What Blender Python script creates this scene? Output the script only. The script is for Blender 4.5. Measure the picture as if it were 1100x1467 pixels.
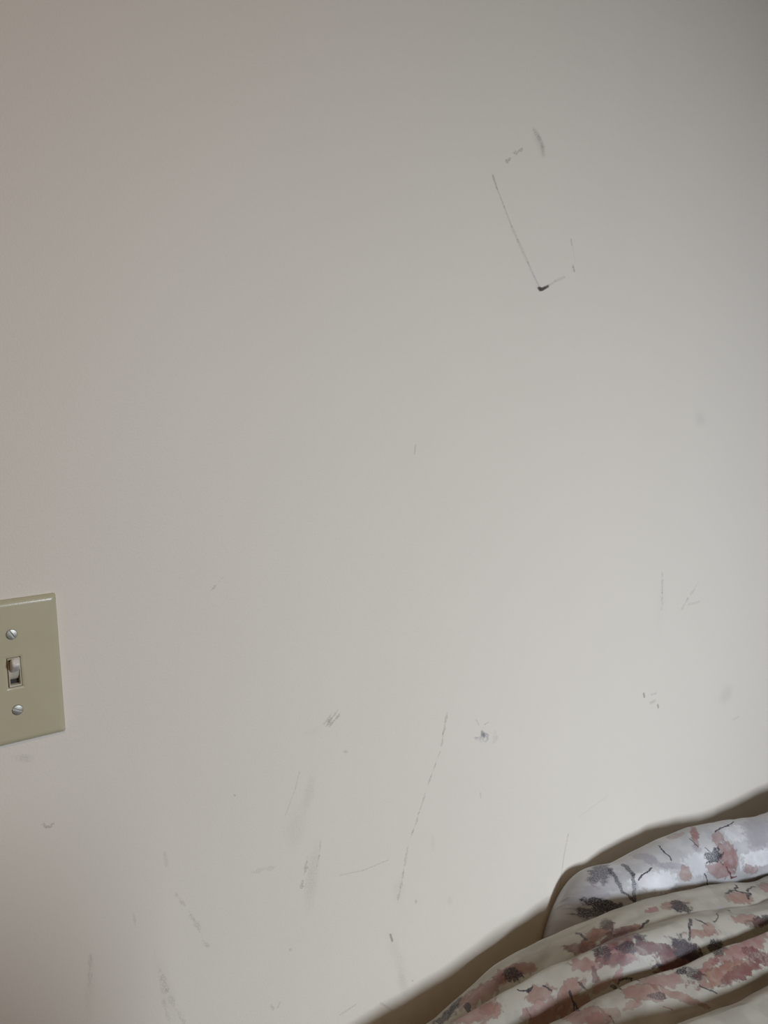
import bpy, bmesh, math, random
from mathutils import Vector, Matrix, noise
from mathutils.bvhtree import BVHTree

for o in list(bpy.data.objects):
    bpy.data.objects.remove(o)
S = bpy.context.scene
COL = S.collection
random.seed(4)

# ------------------------------------------------------------------ camera
# x runs along the photographed wall, y into it (wall face at y = 0), z up.
SW = Vector((0.0, 0.0, 1.20))                     # centre of the light switch on the wall
CAM = SW + Vector((-0.1152, -0.6540, 0.1805))
YAW, PITCH, ROLL = math.radians(36.22), math.radians(6.13), math.radians(1.62)
FPX, W, H = 1120.0, 1100.0, 1467.0
fw = Vector((math.sin(YAW) * math.cos(PITCH), math.cos(YAW) * math.cos(PITCH), -math.sin(PITCH)))
rt0 = Vector((math.cos(YAW), -math.sin(YAW), 0))
dn0 = fw.cross(rt0)
rt = math.cos(ROLL) * rt0 + math.sin(ROLL) * dn0
dn = -math.sin(ROLL) * rt0 + math.cos(ROLL) * dn0
cd = bpy.data.cameras.new('camera')
cam = bpy.data.objects.new('camera', cd)
COL.objects.link(cam)
cam.matrix_world = Matrix(((rt.x, -dn.x, -fw.x, CAM.x), (rt.y, -dn.y, -fw.y, CAM.y),
                           (rt.z, -dn.z, -fw.z, CAM.z), (0, 0, 0, 1)))
cd.sensor_fit = 'VERTICAL'
cd.sensor_height = 36.0
cd.lens = 36.0 * FPX / H
cd.clip_start = 0.01
S.camera = cam


def ray(u, v):
    return (rt * ((u - W / 2) / FPX) + dn * ((v - H / 2) / FPX) + fw)


def at(u, v, Y):
    d = ray(u, v)
    return CAM + d * ((Y - CAM.y) / d.y)


# ------------------------------------------------------------------ light
wd = bpy.data.worlds.new('outdoor_sky')
S.world = wd
wd.use_nodes = True
wd.node_tree.nodes['Background'].inputs['Color'].default_value = (0.75, 0.87, 1.0, 1)
wd.node_tree.nodes['Background'].inputs['Strength'].default_value = 0.3

WX0, WX1, WZ0, WZ1, WY = 0.72, 1.48, 1.50, 2.28, -3.0     # window opening in the wall opposite
ld = bpy.data.lights.new('window_daylight', 'AREA')
ld.shape = 'RECTANGLE'
ld.size, ld.size_y = 0.50, 0.50
ld.energy = 10.0
ld.color = (0.80, 0.89, 1.0)
ld.spread = math.radians(64)
lo = bpy.data.objects.new('window_daylight', ld)
COL.objects.link(lo)
lo.location = ((WX0 + WX1) / 2, WY + 0.10, (WZ0 + WZ1) / 2)
LT = Vector((0.72, 0, 0.73))                               # where the daylight falls on the wall
lo.rotation_euler = (LT - lo.location).to_track_quat('-Z', 'Y').to_euler()

bd = bpy.data.lights.new('added_fill_light', 'AREA')  # warm fill added to lift the left of the wall
bd.shape = 'DISK'
bd.size = 0.26
bd.energy = 5.6
bd.color = (1.0, 0.68, 0.38)

S.view_settings.view_transform = 'Standard'
S.view_settings.look = 'None'
S.view_settings.gamma = 1
S.view_settings.use_curve_mapping = False
S.view_settings.exposure = 0.0
S.cycles.max_bounces = 4
S.cycles.diffuse_bounces = 3


# ------------------------------------------------------------------ helpers
def srgb(r, g, b):
    f = lambda c: (c / 255 / 12.92) if c / 255 <= 0.04045 else ((c / 255 + 0.055) / 1.055) ** 2.4
    return (f(r), f(g), f(b), 1)


def link(name, me, mat, parent=None, loc=None):
    o = bpy.data.objects.new(name, me)
    COL.objects.link(o)
    if mat:
        me.materials.append(mat)
    if parent:
        o.parent = parent
    if loc is not None:
        o.location = loc
    return o


def tag(o, label=None, cat=None, kind=None):
    if label:
        o['label'] = label
    if cat:
        o['category'] = cat
    if kind:
        o['kind'] = kind
    return o


def mesh_from(name, verts, faces, smooth=True):
    me = bpy.data.meshes.new(name)
    me.from_pydata([tuple(v) for v in verts], [], faces)
    bm = bmesh.new()
    bm.from_mesh(me)
    bmesh.ops.recalc_face_normals(bm, faces=bm.faces)
    bm.to_mesh(me)
    bm.free()
    if smooth:
        for p in me.polygons:
            p.use_smooth = True
    return me


def box_mesh(name, c, s, bevel=0.0, seg=2):
    bm = bmesh.new()
    bmesh.ops.create_cube(bm, size=1.0)
    for v in bm.verts:
        v.co = Vector((c[0] + v.co.x * s[0], c[1] + v.co.y * s[1], c[2] + v.co.z * s[2]))
    if bevel:
        bmesh.ops.bevel(bm, geom=bm.edges[:], offset=bevel, segments=seg, affect='EDGES', profile=0.5)
    me = bpy.data.meshes.new(name)
    bm.to_mesh(me)
    bm.free()
    return me


def new_mat(name, col, rough=0.6, spec=0.5, metal=0.0):
    m = bpy.data.materials.new(name)
    m.use_nodes = True
    b = m.node_tree.nodes['Principled BSDF']
    b.inputs['Base Color'].default_value = col
    b.inputs['Roughness'].default_value = rough
    b.inputs['Specular IOR Level'].default_value = spec
    b.inputs['Metallic'].default_value = metal
    return m, m.node_tree, b


def N(nt, t, **kw):
    n = nt.nodes.new(t)
    for k, v in kw.items():
        setattr(n, k, v)
    return n


def vary(nt, b, base, amt=0.06, scale=20, bump=0.0, bscale=400, coord='Object'):
    """base colour with a little procedural unevenness plus fine relief"""
    tc = N(nt, 'ShaderNodeTexCoord')
    nz = N(nt, 'ShaderNodeTexNoise')
    nz.inputs['Scale'].default_value = scale
    nz.inputs['Detail'].default_value = 4
    nt.links.new(tc.outputs[coord], nz.inputs['Vector'])
    mx = N(nt, 'ShaderNodeMix', data_type='RGBA')
    mx.inputs['A'].default_value = tuple(c * (1 - amt) for c in base[:3]) + (1,)
    mx.inputs['B'].default_value = tuple(min(1, c * (1 + amt)) for c in base[:3]) + (1,)
    nt.links.new(nz.outputs['Fac'], mx.inputs['Factor'])
    nt.links.new(mx.outputs['Result'], b.inputs['Base Color'])
    if bump:
        n2 = N(nt, 'ShaderNodeTexNoise')
        n2.inputs['Scale'].default_value = bscale
        n2.inputs['Detail'].default_value = 1.5
        nt.links.new(tc.outputs[coord], n2.inputs['Vector'])
        bp = N(nt, 'ShaderNodeBump')
        bp.inputs['Strength'].default_value = bump
        bp.inputs['Distance'].default_value = 0.001
        nt.links.new(n2.outputs['Fac'], bp.inputs['Height'])
        nt.links.new(bp.outputs['Normal'], b.inputs['Normal'])
    return mx


# node groups: soft spot and pencil stroke in a flat coordinate system
def make_spot():
    g = bpy.data.node_groups.new('print_spot', 'ShaderNodeTree')
    I = g.interface
    for nm in ('P', 'C', 'R1', 'R2'):
        I.new_socket(nm, in_out='INPUT', socket_type='NodeSocketVector')
    for nm in ('Noise', 'Soft', 'Amount'):
        I.new_socket(nm, in_out='INPUT', socket_type='NodeSocketFloat')
    I.new_socket('Mask', in_out='OUTPUT', socket_type='NodeSocketFloat')
    gi, go = g.nodes.new('NodeGroupInput'), g.nodes.new('NodeGroupOutput')
    L = g.links.new
    d = N(g, 'ShaderNodeVectorMath', operation='SUBTRACT')
    L(gi.outputs['P'], d.inputs[0]); L(gi.outputs['C'], d.inputs[1])
    a = N(g, 'ShaderNodeVectorMath', operation='DOT_PRODUCT')
    L(d.outputs[0], a.inputs[0]); L(gi.outputs['R1'], a.inputs[1])
    b = N(g, 'ShaderNodeVectorMath', operation='DOT_PRODUCT')
    L(d.outputs[0], b.inputs[0]); L(gi.outputs['R2'], b.inputs[1])
    cx = N(g, 'ShaderNodeCombineXYZ')
    L(a.outputs['Value'], cx.inputs[0]); L(b.outputs['Value'], cx.inputs[1])
    ln = N(g, 'ShaderNodeVectorMath', operation='LENGTH')
    L(cx.outputs[0], ln.inputs[0])
    ad = N(g, 'ShaderNodeMath', operation='ADD')
    L(ln.outputs['Value'], ad.inputs[0]); L(gi.outputs['Noise'], ad.inputs[1])
    hi = N(g, 'ShaderNodeMath', operation='ADD')
    hi.inputs[0].default_value = 1.0
    L(gi.outputs['Soft'], hi.inputs[1])
    lo_ = N(g, 'ShaderNodeMath', operation='SUBTRACT')
    lo_.inputs[0].default_value = 1.0
    L(gi.outputs['Soft'], lo_.inputs[1])
    mr = N(g, 'ShaderNodeMapRange', interpolation_type='SMOOTHSTEP')
    L(ad.outputs[0], mr.inputs['Value'])
    L(lo_.outputs[0], mr.inputs['From Min']); L(hi.outputs[0], mr.inputs['From Max'])
    mr.inputs['To Min'].default_value = 1.0
    mr.inputs['To Max'].default_value = 0.0
    mu = N(g, 'ShaderNodeMath', operation='MULTIPLY')
    L(mr.outputs['Result'], mu.inputs[0]); L(gi.outputs['Amount'], mu.inputs[1])
    L(mu.outputs[0], go.inputs['Mask'])
    return g


def make_stroke():
    g = bpy.data.node_groups.new('print_stroke', 'ShaderNodeTree')
    I = g.interface
    for nm in ('P', 'A', 'AB'):
        I.new_socket(nm, in_out='INPUT', socket_type='NodeSocketVector')
    for nm in ('InvLen2', 'Width', 'Soft', 'Noise', 'Amount'):
        I.new_socket(nm, in_out='INPUT', socket_type='NodeSocketFloat')
    I.new_socket('Mask', in_out='OUTPUT', socket_type='NodeSocketFloat')
    gi, go = g.nodes.new('NodeGroupInput'), g.nodes.new('NodeGroupOutput')
    L = g.links.new
    d = N(g, 'ShaderNodeVectorMath', operation='SUBTRACT')
    L(gi.outputs['P'], d.inputs[0]); L(gi.outputs['A'], d.inputs[1])
    dt = N(g, 'ShaderNodeVectorMath', operation='DOT_PRODUCT')
    L(d.outputs[0], dt.inputs[0]); L(gi.outputs['AB'], dt.inputs[1])
    t = N(g, 'ShaderNodeMath', operation='MULTIPLY', use_clamp=True)
    L(dt.outputs['Value'], t.inputs[0]); L(gi.outputs['InvLen2'], t.inputs[1])
    sc = N(g, 'ShaderNodeVectorMath', operation='SCALE')
    L(gi.outputs['AB'], sc.inputs[0]); L(t.outputs[0], sc.inputs['Scale'])
    e = N(g, 'ShaderNodeVectorMath', operation='SUBTRACT')
    L(d.outputs[0], e.inputs[0]); L(sc.outputs[0], e.inputs[1])
    ln = N(g, 'ShaderNodeVectorMath', operation='LENGTH')
    L(e.outputs[0], ln.inputs[0])
    dv = N(g, 'ShaderNodeMath', operation='DIVIDE')
    L(ln.outputs['Value'], dv.inputs[0]); L(gi.outputs['Width'], dv.inputs[1])
    ad = N(g, 'ShaderNodeMath', operation='ADD')
    L(dv.outputs[0], ad.inputs[0]); L(gi.outputs['Noise'], ad.inputs[1])
    hi = N(g, 'ShaderNodeMath', operation='ADD')
    hi.inputs[0].default_value = 1.0
    L(gi.outputs['Soft'], hi.inputs[1])
    lo_ = N(g, 'ShaderNodeMath', operation='SUBTRACT')
    lo_.inputs[0].default_value = 1.0
    L(gi.outputs['Soft'], lo_.inputs[1])
    mr = N(g, 'ShaderNodeMapRange', interpolation_type='SMOOTHSTEP')
    L(ad.outputs[0], mr.inputs['Value'])
    L(lo_.outputs[0], mr.inputs['From Min']); L(hi.outputs[0], mr.inputs['From Max'])
    mr.inputs['To Min'].default_value = 1.0
    mr.inputs['To Max'].default_value = 0.0
    mu = N(g, 'ShaderNodeMath', operation='MULTIPLY')
    L(mr.outputs['Result'], mu.inputs[0]); L(gi.outputs['Amount'], mu.inputs[1])
    L(mu.outputs[0], go.inputs['Mask'])
    return g


SPOT, STROKE = make_spot(), make_stroke()


class Printer:
    """stacks spots and strokes over a base colour in one material"""

    def __init__(self, nt, vec, col):
        self.nt, self.vec, self.col = nt, vec, col
        self.noises = {}

    def noise(self, scale, amp, detail=4, sub=0.5):
        key = (scale, amp, detail)
        if key not in self.noises:
            n = N(self.nt, 'ShaderNodeTexNoise')
            n.inputs['Scale'].default_value = scale
            n.inputs['Detail'].default_value = detail
            self.nt.links.new(self.vec, n.inputs['Vector'])
            m = N(self.nt, 'ShaderNodeMath', operation='MULTIPLY_ADD')
            m.inputs[1].default_value = amp * 2
            m.inputs[2].default_value = -amp * 2 * sub
            self.nt.links.new(n.outputs['Fac'], m.inputs[0])
            self.noises[key] = m.outputs[0]
        return self.noises[key]

    def lay(self, mask, color, grain=None):
        nt = self.nt
        if grain is not None:
            m = N(nt, 'ShaderNodeMath', operation='MULTIPLY', use_clamp=True)
            nt.links.new(mask, m.inputs[0]); nt.links.new(grain, m.inputs[1])
            mask = m.outputs[0]
        mx = N(nt, 'ShaderNodeMix', data_type='RGBA')
        nt.links.new(mask, mx.inputs['Factor'])
        nt.links.new(self.col, mx.inputs['A'])
        mx.inputs['B'].default_value = color
        self.col = mx.outputs['Result']

    def spot(self, c, r1, r2, color, nz, soft=0.15, amount=1.0, grain=None, rim=False):
        g = N(self.nt, 'ShaderNodeGroup', node_tree=SPOT)
        self.nt.links.new(self.vec, g.inputs['P'])
        g.inputs['C'].default_value = c
        g.inputs['R1'].default_value = r1
        g.inputs['R2'].default_value = r2
        self.nt.links.new(nz, g.inputs['Noise'])
        g.inputs['Soft'].default_value = soft
        g.inputs['Amount'].default_value = amount
        self.lay(g.outputs['Mask'], color, grain)
        if rim:                                          # pigment gathers along the edge of a watercolour wash
            r_ = N(self.nt, 'ShaderNodeMapRange', interpolation_type='SMOOTHSTEP')
            self.nt.links.new(g.outputs['Mask'], r_.inputs['Value'])
            r_.inputs['From Min'].default_value = 0.30 * amount
            r_.inputs['From Max'].default_value = 0.95 * amount
            r_.inputs['To Min'].default_value = 1.0
            r_.inputs['To Max'].default_value = 0.0
            m_ = N(self.nt, 'ShaderNodeMath', operation='MULTIPLY', use_clamp=True)
            self.nt.links.new(r_.outputs['Result'], m_.inputs[0])
            self.nt.links.new(g.outputs['Mask'], m_.inputs[1])
            self.lay(m_.outputs[0], tuple(c_ * 0.45 for c_ in color[:3]) + (1,))

    def stroke(self, a, b, w, color, nz, soft=0.4, amount=1.0, grain=None):
        g = N(self.nt, 'ShaderNodeGroup', node_tree=STROKE)
        self.nt.links.new(self.vec, g.inputs['P'])
        a, b = Vector(a), Vector(b)
        ab = b - a
        g.inputs['A'].default_value = a
        g.inputs['AB'].default_value = ab
        g.inputs['InvLen2'].default_value = 1 / max(ab.length_squared, 1e-9)
        g.inputs['Width'].default_value = w
        g.inputs['Soft'].default_value = soft
        self.nt.links.new(nz, g.inputs['Noise'])
        g.inputs['Amount'].default_value = amount
        self.lay(g.outputs['Mask'], color, grain)


# ------------------------------------------------------------------ the room
RX0, RX1, RY, RZ = -1.3, 2.7, -3.0, 2.44
PAINT = (0.78, 0.718, 0.628, 1)


GREY = (0.30, 0.262, 0.225, 1)
DARK = (0.10, 0.075, 0.06, 1)
BRN = (0.36, 0.27, 0.22, 1)
BLUE = (0.25, 0.26, 0.30, 1)
MARKS = []                                         # scuffs and scratches on the photographed wall


def wp(u, v):
    p = at(u, v, 0)
    return Vector((p.x, 0, p.z))


def mm(u, v):                                      # metres of wall per picture pixel, averaged
    p = wp(u, v)
    return math.sqrt((wp(u + 1, v) - p).length * (wp(u, v + 1) - p).length)


def line(pts, w, col, amt, nz='wob', soft=0.6):
    for (a, c) in zip(pts, pts[1:]):
        p, q, r = wp(*a), wp(*c), w * mm(*a)
        m_ = r * 4
        MARKS.append((min(p.x, q.x) - m_, max(p.x, q.x) + m_, min(p.z, q.z) - m_, max(p.z, q.z) + m_,
                      ('line', p, q, r, col, nz or 'wob', soft, amt * 0.78)))


def smudge(u, v, ru, rv, ang, col, amt, soft=0.8, nz='wob'):
    ca, sa = math.cos(math.radians(ang)), math.sin(math.radians(ang))
    c0 = wp(u, v)
    jx = (wp(u + ru * ca, v + ru * sa) - c0)
    jy = (wp(u - rv * sa, v + rv * ca) - c0)
    det = jx.x * jy.z - jx.z * jy.x
    r1 = Vector((jy.z / det, 0, -jy.x / det))
    r2 = Vector((-jx.z / det, 0, jx.x / det))
    ex, ez = (abs(jx.x) + abs(jy.x)) * 3, (abs(jx.z) + abs(jy.z)) * 3
    MARKS.append((c0.x - ex, c0.x + ex, c0.z - ez, c0.z + ez, ('spot', c0, r1, r2, col, nz or 'wob', soft, amt * 0.7)))


# torn outline of something that once was stuck to the wall
line([(706, 252), (712, 270)], 1.5, GREY, 0.75)
line([(712, 270), (722, 296), (733, 325)], 1.1, GREY, 0.45)
line([(733, 325), (742, 345), (756, 376)], 2.2, BRN, 0.36)
line([(756, 376), (765, 396), (773, 412)], 1.3, GREY, 0.5)
line([(760, 384), (769, 410)], 3.0, (0.62, 0.64, 0.64, 1), 0.45)
smudge(773.5, 413.5, 3.5, 2.4, 25, (0.07, 0.045, 0.035, 1), 1.35, 0.4)
smudge(777, 414.2, 5, 2.0, -28, (0.07, 0.045, 0.035, 1), 1.35, 0.4)
line([(776, 415), (785, 410)], 1.5, DARK, 1.2)
line([(785, 410), (795, 403), (808, 397)], 1.6, GREY, 0.35)
line([(820, 382), (822.5, 388), (821, 380)], 1.3, BRN, 0.55)
line([(818, 343), (819, 350)], 1.2, BRN, 0.5)
line([(820, 352), (824, 376)], 0.8, GREY, 0.15)
line([(726, 230), (730, 227)], 1.4, GREY, 0.65, 'brk')
line([(738, 219), (748, 215)], 1.6, GREY, 0.55, 'brk')
line([(765, 186), (772, 197), (777, 210), (778, 221)], 2.6, GREY, 0.42, None, 0.9)
smudge(772, 204, 4.5, 16, -18, GREY, 0.22)
# pencilled scuffs at the middle
line([(467, 1040), (484, 1017)], 1.5, GREY, 0.7, 'brk')
line([(472, 1041), (487, 1022)], 1.3, GREY, 0.55, 'brk')
line([(464, 1038), (474, 1024)], 1.1, GREY, 0.4, 'brk')
smudge(446, 1048, 14, 4, -15, GREY, 0.10)
smudge(693, 1055, 5.5, 8, -15, BLUE, 0.75, 0.5, 'brk')
smudge(692, 1052, 2.5, 4.5, -20, (0.10, 0.10, 0.13, 1), 0.8, 0.5)
smudge(708, 1056, 4, 7, -20, BLUE, 0.3, 0.8, 'brk')
line([(682, 1031), (686, 1038)], 0.9, BLUE, 0.35)
line([(694, 1038), (699, 1035)], 0.9, BLUE, 0.35)
smudge(495, 1077, 3, 2, 0, GREY, 0.45)
# long broken scratch
line([(641, 1018), (635, 1050), (631, 1075), (620, 1105), (612, 1128)], 1.2, GREY, 0.5, 'brk')
line([(612, 1128), (600, 1165), (592, 1190), (584, 1214)], 1.1, GREY, 0.42, 'brk')
line([(584, 1214), (578, 1250), (570, 1290)], 1.4, GREY, 0.40, 'brk')
smudge(571, 1275, 6, 16, 8, GREY, 0.14)
smudge(596, 1292, 1.6, 2.4, 0, GREY, 0.6)
line([(559, 1339), (562, 1348)], 1.3, DARK, 0.65)
smudge(569, 1370, 7, 30, -18, GREY, 0.13)
smudge(577, 1409, 5, 18, -12, GREY, 0.25)
smudge(591, 1405, 1.5, 1.5, 0, GREY, 0.5)
line([(486, 1254), (520, 1247), (556, 1232)], 0.8, GREY, 0.3)
smudge(644, 1290, 3.5, 6, 0, BRN, 0.18)
smudge(620, 1207, 3, 10, 0, GREY, 0.12)
# grey rubs right of the middle bottom
smudge(443, 1135, 6, 22, 12, GREY, 0.2)
smudge(424, 1185, 12, 26, 15, GREY, 0.15)
smudge(447, 1255, 7, 38, 8, GREY, 0.24)
line([(440, 1228), (436, 1250), (432, 1270)], 1.8, GREY, 0.5, 'brk')
line([(459, 1205), (457, 1228), (452, 1248)], 1.1, GREY, 0.5, 'brk')
line([(429, 1106), (423, 1130), (408, 1170)], 0.9, GREY, 0.25)
line([(360, 1250), (400, 1240)], 2.2, GREY, 0.22, 'brk')
smudge(336, 1139.5, 1.7, 1.7, 0, GREY, 0.6)
smudge(416, 1360.5, 1.7, 1.7, 0, GREY, 0.5)
line([(388, 1440), (392, 1446)], 1.2, GREY, 0.35)
line([(398, 1443), (401, 1436)], 1.2, GREY, 0.35)
line([(487, 1454), (510, 1439)], 1.0, GREY, 0.4)
line([(545, 1437), (562, 1448)], 1.2, GREY, 0.4)
# left lower scratches
line([(236, 1222), (239, 1240)], 2.2, GREY, 0.22)
line([(250, 1278), (262, 1294), (274, 1310)], 2.2, GREY, 0.32, 'brk')
line([(274, 1310), (290, 1344), (297, 1356)], 2.0, GREY, 0.30, 'brk')
line([(230, 1388), (240, 1420), (252, 1446), (264, 1467)], 2.4, GREY, 0.26, 'brk')
line([(229, 1400), (234, 1435), (243, 1465)], 2.0, GREY, 0.18, 'brk')
smudge(240, 1425, 9, 45, -16, GREY, 0.12)
line([(130, 1370), (128, 1412)], 2.0, GREY, 0.26, 'brk')
smudge(128, 1420, 6, 40, 3, GREY, 0.12)
line([(194, 1325), (190, 1300)], 1.0, GREY, 0.25, 'brk')
smudge(34, 1086, 10, 4.5, 8, GREY, 0.28)
line([(62, 1181), (66, 1185), (72, 1184), (76, 1180)], 2.0, GREY, 0.42)
line([(301, 849), (311, 836), (325, 821)], 0.9, BRN, 0.5, 'brk')
line([(594, 650), (595, 638)], 1.1, BRN, 0.5)
# right side
smudge(1003, 600, 6, 8, 0, GREY, 0.22)
line([(948, 820), (949, 850), (948, 872)], 1.7, GREY, 0.35, 'brk')
smudge(946, 870, 6, 30, 5, BLUE, 0.07)
line([(976, 872), (985, 858), (1000, 835)], 1.3, GREY, 0.3, 'brk')
line([(986, 866), (1002, 862)], 1.2, GREY, 0.25)
line([(922, 994), (923, 998)], 1.4, DARK, 0.6)
line([(942, 1010), (943, 1013)], 1.3, DARK, 0.55)
line([(932, 1007), (938, 1004)], 1.5, GREY, 0.4)
line([(933, 995), (940, 993)], 1.2, GREY, 0.3)
smudge(1040, 995, 6.5, 12, 25, (0.42, 0.38, 0.33, 1), 0.32)
line([(1050, 1031), (1058, 1027)], 1.0, GREY, 0.25)
line([(814, 1195), (808, 1225), (802, 1270)], 0.9, GREY, 0.42)
line([(830, 1170), (870, 1140)], 1.2, GREY, 0.12)
line([(688, 1136), (689, 1143)], 0.9, GREY, 0.4)


def wall_material(marks):
    m, nt, b = new_mat('painted_wall', PAINT, 0.55, 0.35)
    mx = vary(nt, b, PAINT, 0.018, 9, 0.16, 520)
    if marks:
        tc = nt.nodes['Texture Coordinate']
        P = Printer(nt, tc.outputs['Object'], mx.outputs['Result'])
        NZ = {'wob': P.noise(60, 0.55, 4), 'brk': P.noise(110, 4.2, 3, 0.47)}
        gn = N(nt, 'ShaderNodeTexNoise')                 # graphite catches only on the paint's fine grain
        gn.inputs['Scale'].default_value = 750
        gn.inputs['Detail'].default_value = 2
        nt.links.new(tc.outputs['Object'], gn.inputs['Vector'])
        gr = N(nt, 'ShaderNodeMapRange')
        nt.links.new(gn.outputs['Fac'], gr.inputs['Value'])
        gr.inputs['From Min'].default_value = 0.40
        gr.inputs['From Max'].default_value = 0.60
        gr.inputs['To Min'].default_value = 0.25
        gr.inputs['To Max'].default_value = 1.35
        for mk in marks:
            g_ = None if mk[4][0] < 0.2 else gr.outputs[0]
            if mk[0] == 'line':
                P.stroke(mk[1], mk[2], mk[3], mk[4], NZ[mk[5]], mk[6], mk[7], g_)
            else:
                P.spot(mk[1], mk[2], mk[3], mk[4], NZ[mk[5]], mk[6], mk[7], g_)
        nt.links.new(P.col, b.inputs['Base Color'])
    return m


M_WALL = wall_material([])
WARM = (0.36, 0.26, 0.165, 1)
mw, nt, b = new_mat('room_paint', WARM, 0.6, 0.3)
vary(nt, b, WARM, 0.02, 7, 0.15, 500)
mc, nt, b = new_mat('ceiling_paint', (0.42, 0.34, 0.25, 1), 0.8, 0.2)
vary(nt, b, (0.42, 0.34, 0.25, 1), 0.02, 7, 0.2, 300)


def slab(name, x0, x1, y0, y1, z0, z1, mat):
    me = box_mesh(name, ((x0 + x1) / 2, (y0 + y1) / 2, (z0 + z1) / 2), (x1 - x0, y1 - y0, z1 - z0))
    return tag(link(name, me, mat), kind='structure')


T = 0.12
# the photographed wall: its face is cut into tiles so that each carries only its own scuffs
bm = bmesh.new()
tx = [RX0 - T] + [-0.12 + 0.13 * i for i in range(11)] + [RX1 + T]
tz = [-0.05] + [0.55 + 0.13 * i for i in range(12)] + [RZ]
grid = [[bm.verts.new((x, 0, z)) for z in tz] for x in tx]
wall_mats = [M_WALL]
for i in range(len(tx) - 1):
    for j in range(len(tz) - 1):
        f_ = bm.faces.new((grid[i][j], grid[i + 1][j], grid[i + 1][j + 1], grid[i][j + 1]))
        mk = [q[4] for q in MARKS if q[1] > tx[i] and q[0] < tx[i + 1] and q[3] > tz[j] and q[2] < tz[j + 1]]
        if mk:
            f_.material_index = len(wall_mats)
            wall_mats.append(wall_material(mk))
ex = bmesh.ops.extrude_face_region(bm, geom=bm.faces[:] + bm.edges[:] + bm.verts[:])
back = [g for g in ex['geom'] if isinstance(g, bmesh.types.BMVert)]
bmesh.ops.translate(bm, verts=back, vec=(0, T, 0))
bmesh.ops.recalc_face_normals(bm, faces=bm.faces)
me = bpy.data.meshes.new('wall_back')
bm.to_mesh(me)
bm.free()
for w_ in wall_mats:
    me.materials.append(w_)
tag(link('wall_back', me, None), kind='structure')
slab('wall_left', RX0 - T, RX0, RY, 0.0, -0.05, RZ, mw)
slab('wall_right', RX1, RX1 + T, RY, 0.0, -0.05, RZ, mw)
slab('ceiling', RX0 - T, RX1 + T, RY - T, T, RZ, RZ + T, mc)

# wall with the window, in one piece around the opening
bm = bmesh.new()


def bm_box(bm, x0, x1, y0, y1, z0, z1):
    r = bmesh.ops.create_cube(bm, size=1.0)
    for v in r['verts']:
        v.co = Vector(((x0 + x1) / 2 + v.co.x * (x1 - x0), (y0 + y1) / 2 + v.co.y * (y1 - y0),
                       (z0 + z1) / 2 + v.co.z * (z1 - z0)))


for a in ((RX0 - T, WX0, -0.05, RZ), (WX1, RX1 + T, -0.05, RZ), (WX0, WX1, -0.05, WZ0), (WX0, WX1, WZ1, RZ)):
    bm_box(bm, a[0], a[1], RY - T, RY, a[2], a[3])
me = bpy.data.meshes.new('wall_front')
bm.to_mesh(me)
bm.free()
tag(link('wall_front', me, mw), kind='structure')

# window frame, sash bars and glass
mwin, nt, b = new_mat('window_paint', (0.8, 0.8, 0.78, 1), 0.4)
vary(nt, b, (0.8, 0.8, 0.78, 1), 0.03, 30)
mgl = bpy.data.materials.new('window_glass')
mgl.use_nodes = True
nt = mgl.node_tree
nt.nodes.clear()
out = N(nt, 'ShaderNodeOutputMaterial')
tr = N(nt, 'ShaderNodeBsdfTransparent')
gl = N(nt, 'ShaderNodeBsdfGlossy')
gl.inputs['Roughness'].default_value = 0.02
ms = N(nt, 'ShaderNodeMixShader')
ms.inputs[0].default_value = 0.06
nt.links.new(tr.outputs[0], ms.inputs[1])
nt.links.new(gl.outputs[0], ms.inputs[2])
nt.links.new(ms.outputs[0], out.inputs['Surface'])
win = bpy.data.objects.new('window_1', None)
COL.objects.link(win)
win.location = ((WX0 + WX1) / 2, RY, WZ0)
tag(win, kind='structure')


def wpart(name, x0, x1, y0, y1, z0, z1, mat):
    o = link(name, box_mesh(name, ((x0 + x1) / 2 - win.location.x, (y0 + y1) / 2 - win.location.y,
                                   (z0 + z1) / 2 - win.location.z), (x1 - x0, y1 - y0, z1 - z0), 0.003), mat, win)
    return o


fr = 0.05
wpart('window_frame', WX0, WX0 + fr, RY - T, RY - 0.01, WZ0, WZ1, mwin)
wpart('window_frame', WX1 - fr, WX1, RY - T, RY - 0.01, WZ0, WZ1, mwin)
wpart('window_frame', WX0 + fr, WX1 - fr, RY - T, RY - 0.01, WZ1 - fr, WZ1, mwin)
wpart('window_frame', WX0 + fr, WX1 - fr, RY - T, RY - 0.01, WZ0, WZ0 + fr, mwin)
zm = (WZ0 + WZ1) / 2
wpart('sash_bar', WX0 + fr, WX1 - fr, RY - 0.09, RY - 0.05, zm - 0.02, zm + 0.02, mwin)
wpart('pane', WX0 + fr, WX1 - fr, RY - 0.072, RY - 0.068, WZ0 + fr, zm - 0.02, mgl)
wpart('pane', WX0 + fr, WX1 - fr, RY - 0.072, RY - 0.068, zm + 0.02, WZ1 - fr, mgl)
wpart('window_sill', WX0 - 0.04, WX1 + 0.04, RY, RY + 0.05, WZ0 - 0.03, WZ0, mwin)

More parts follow.
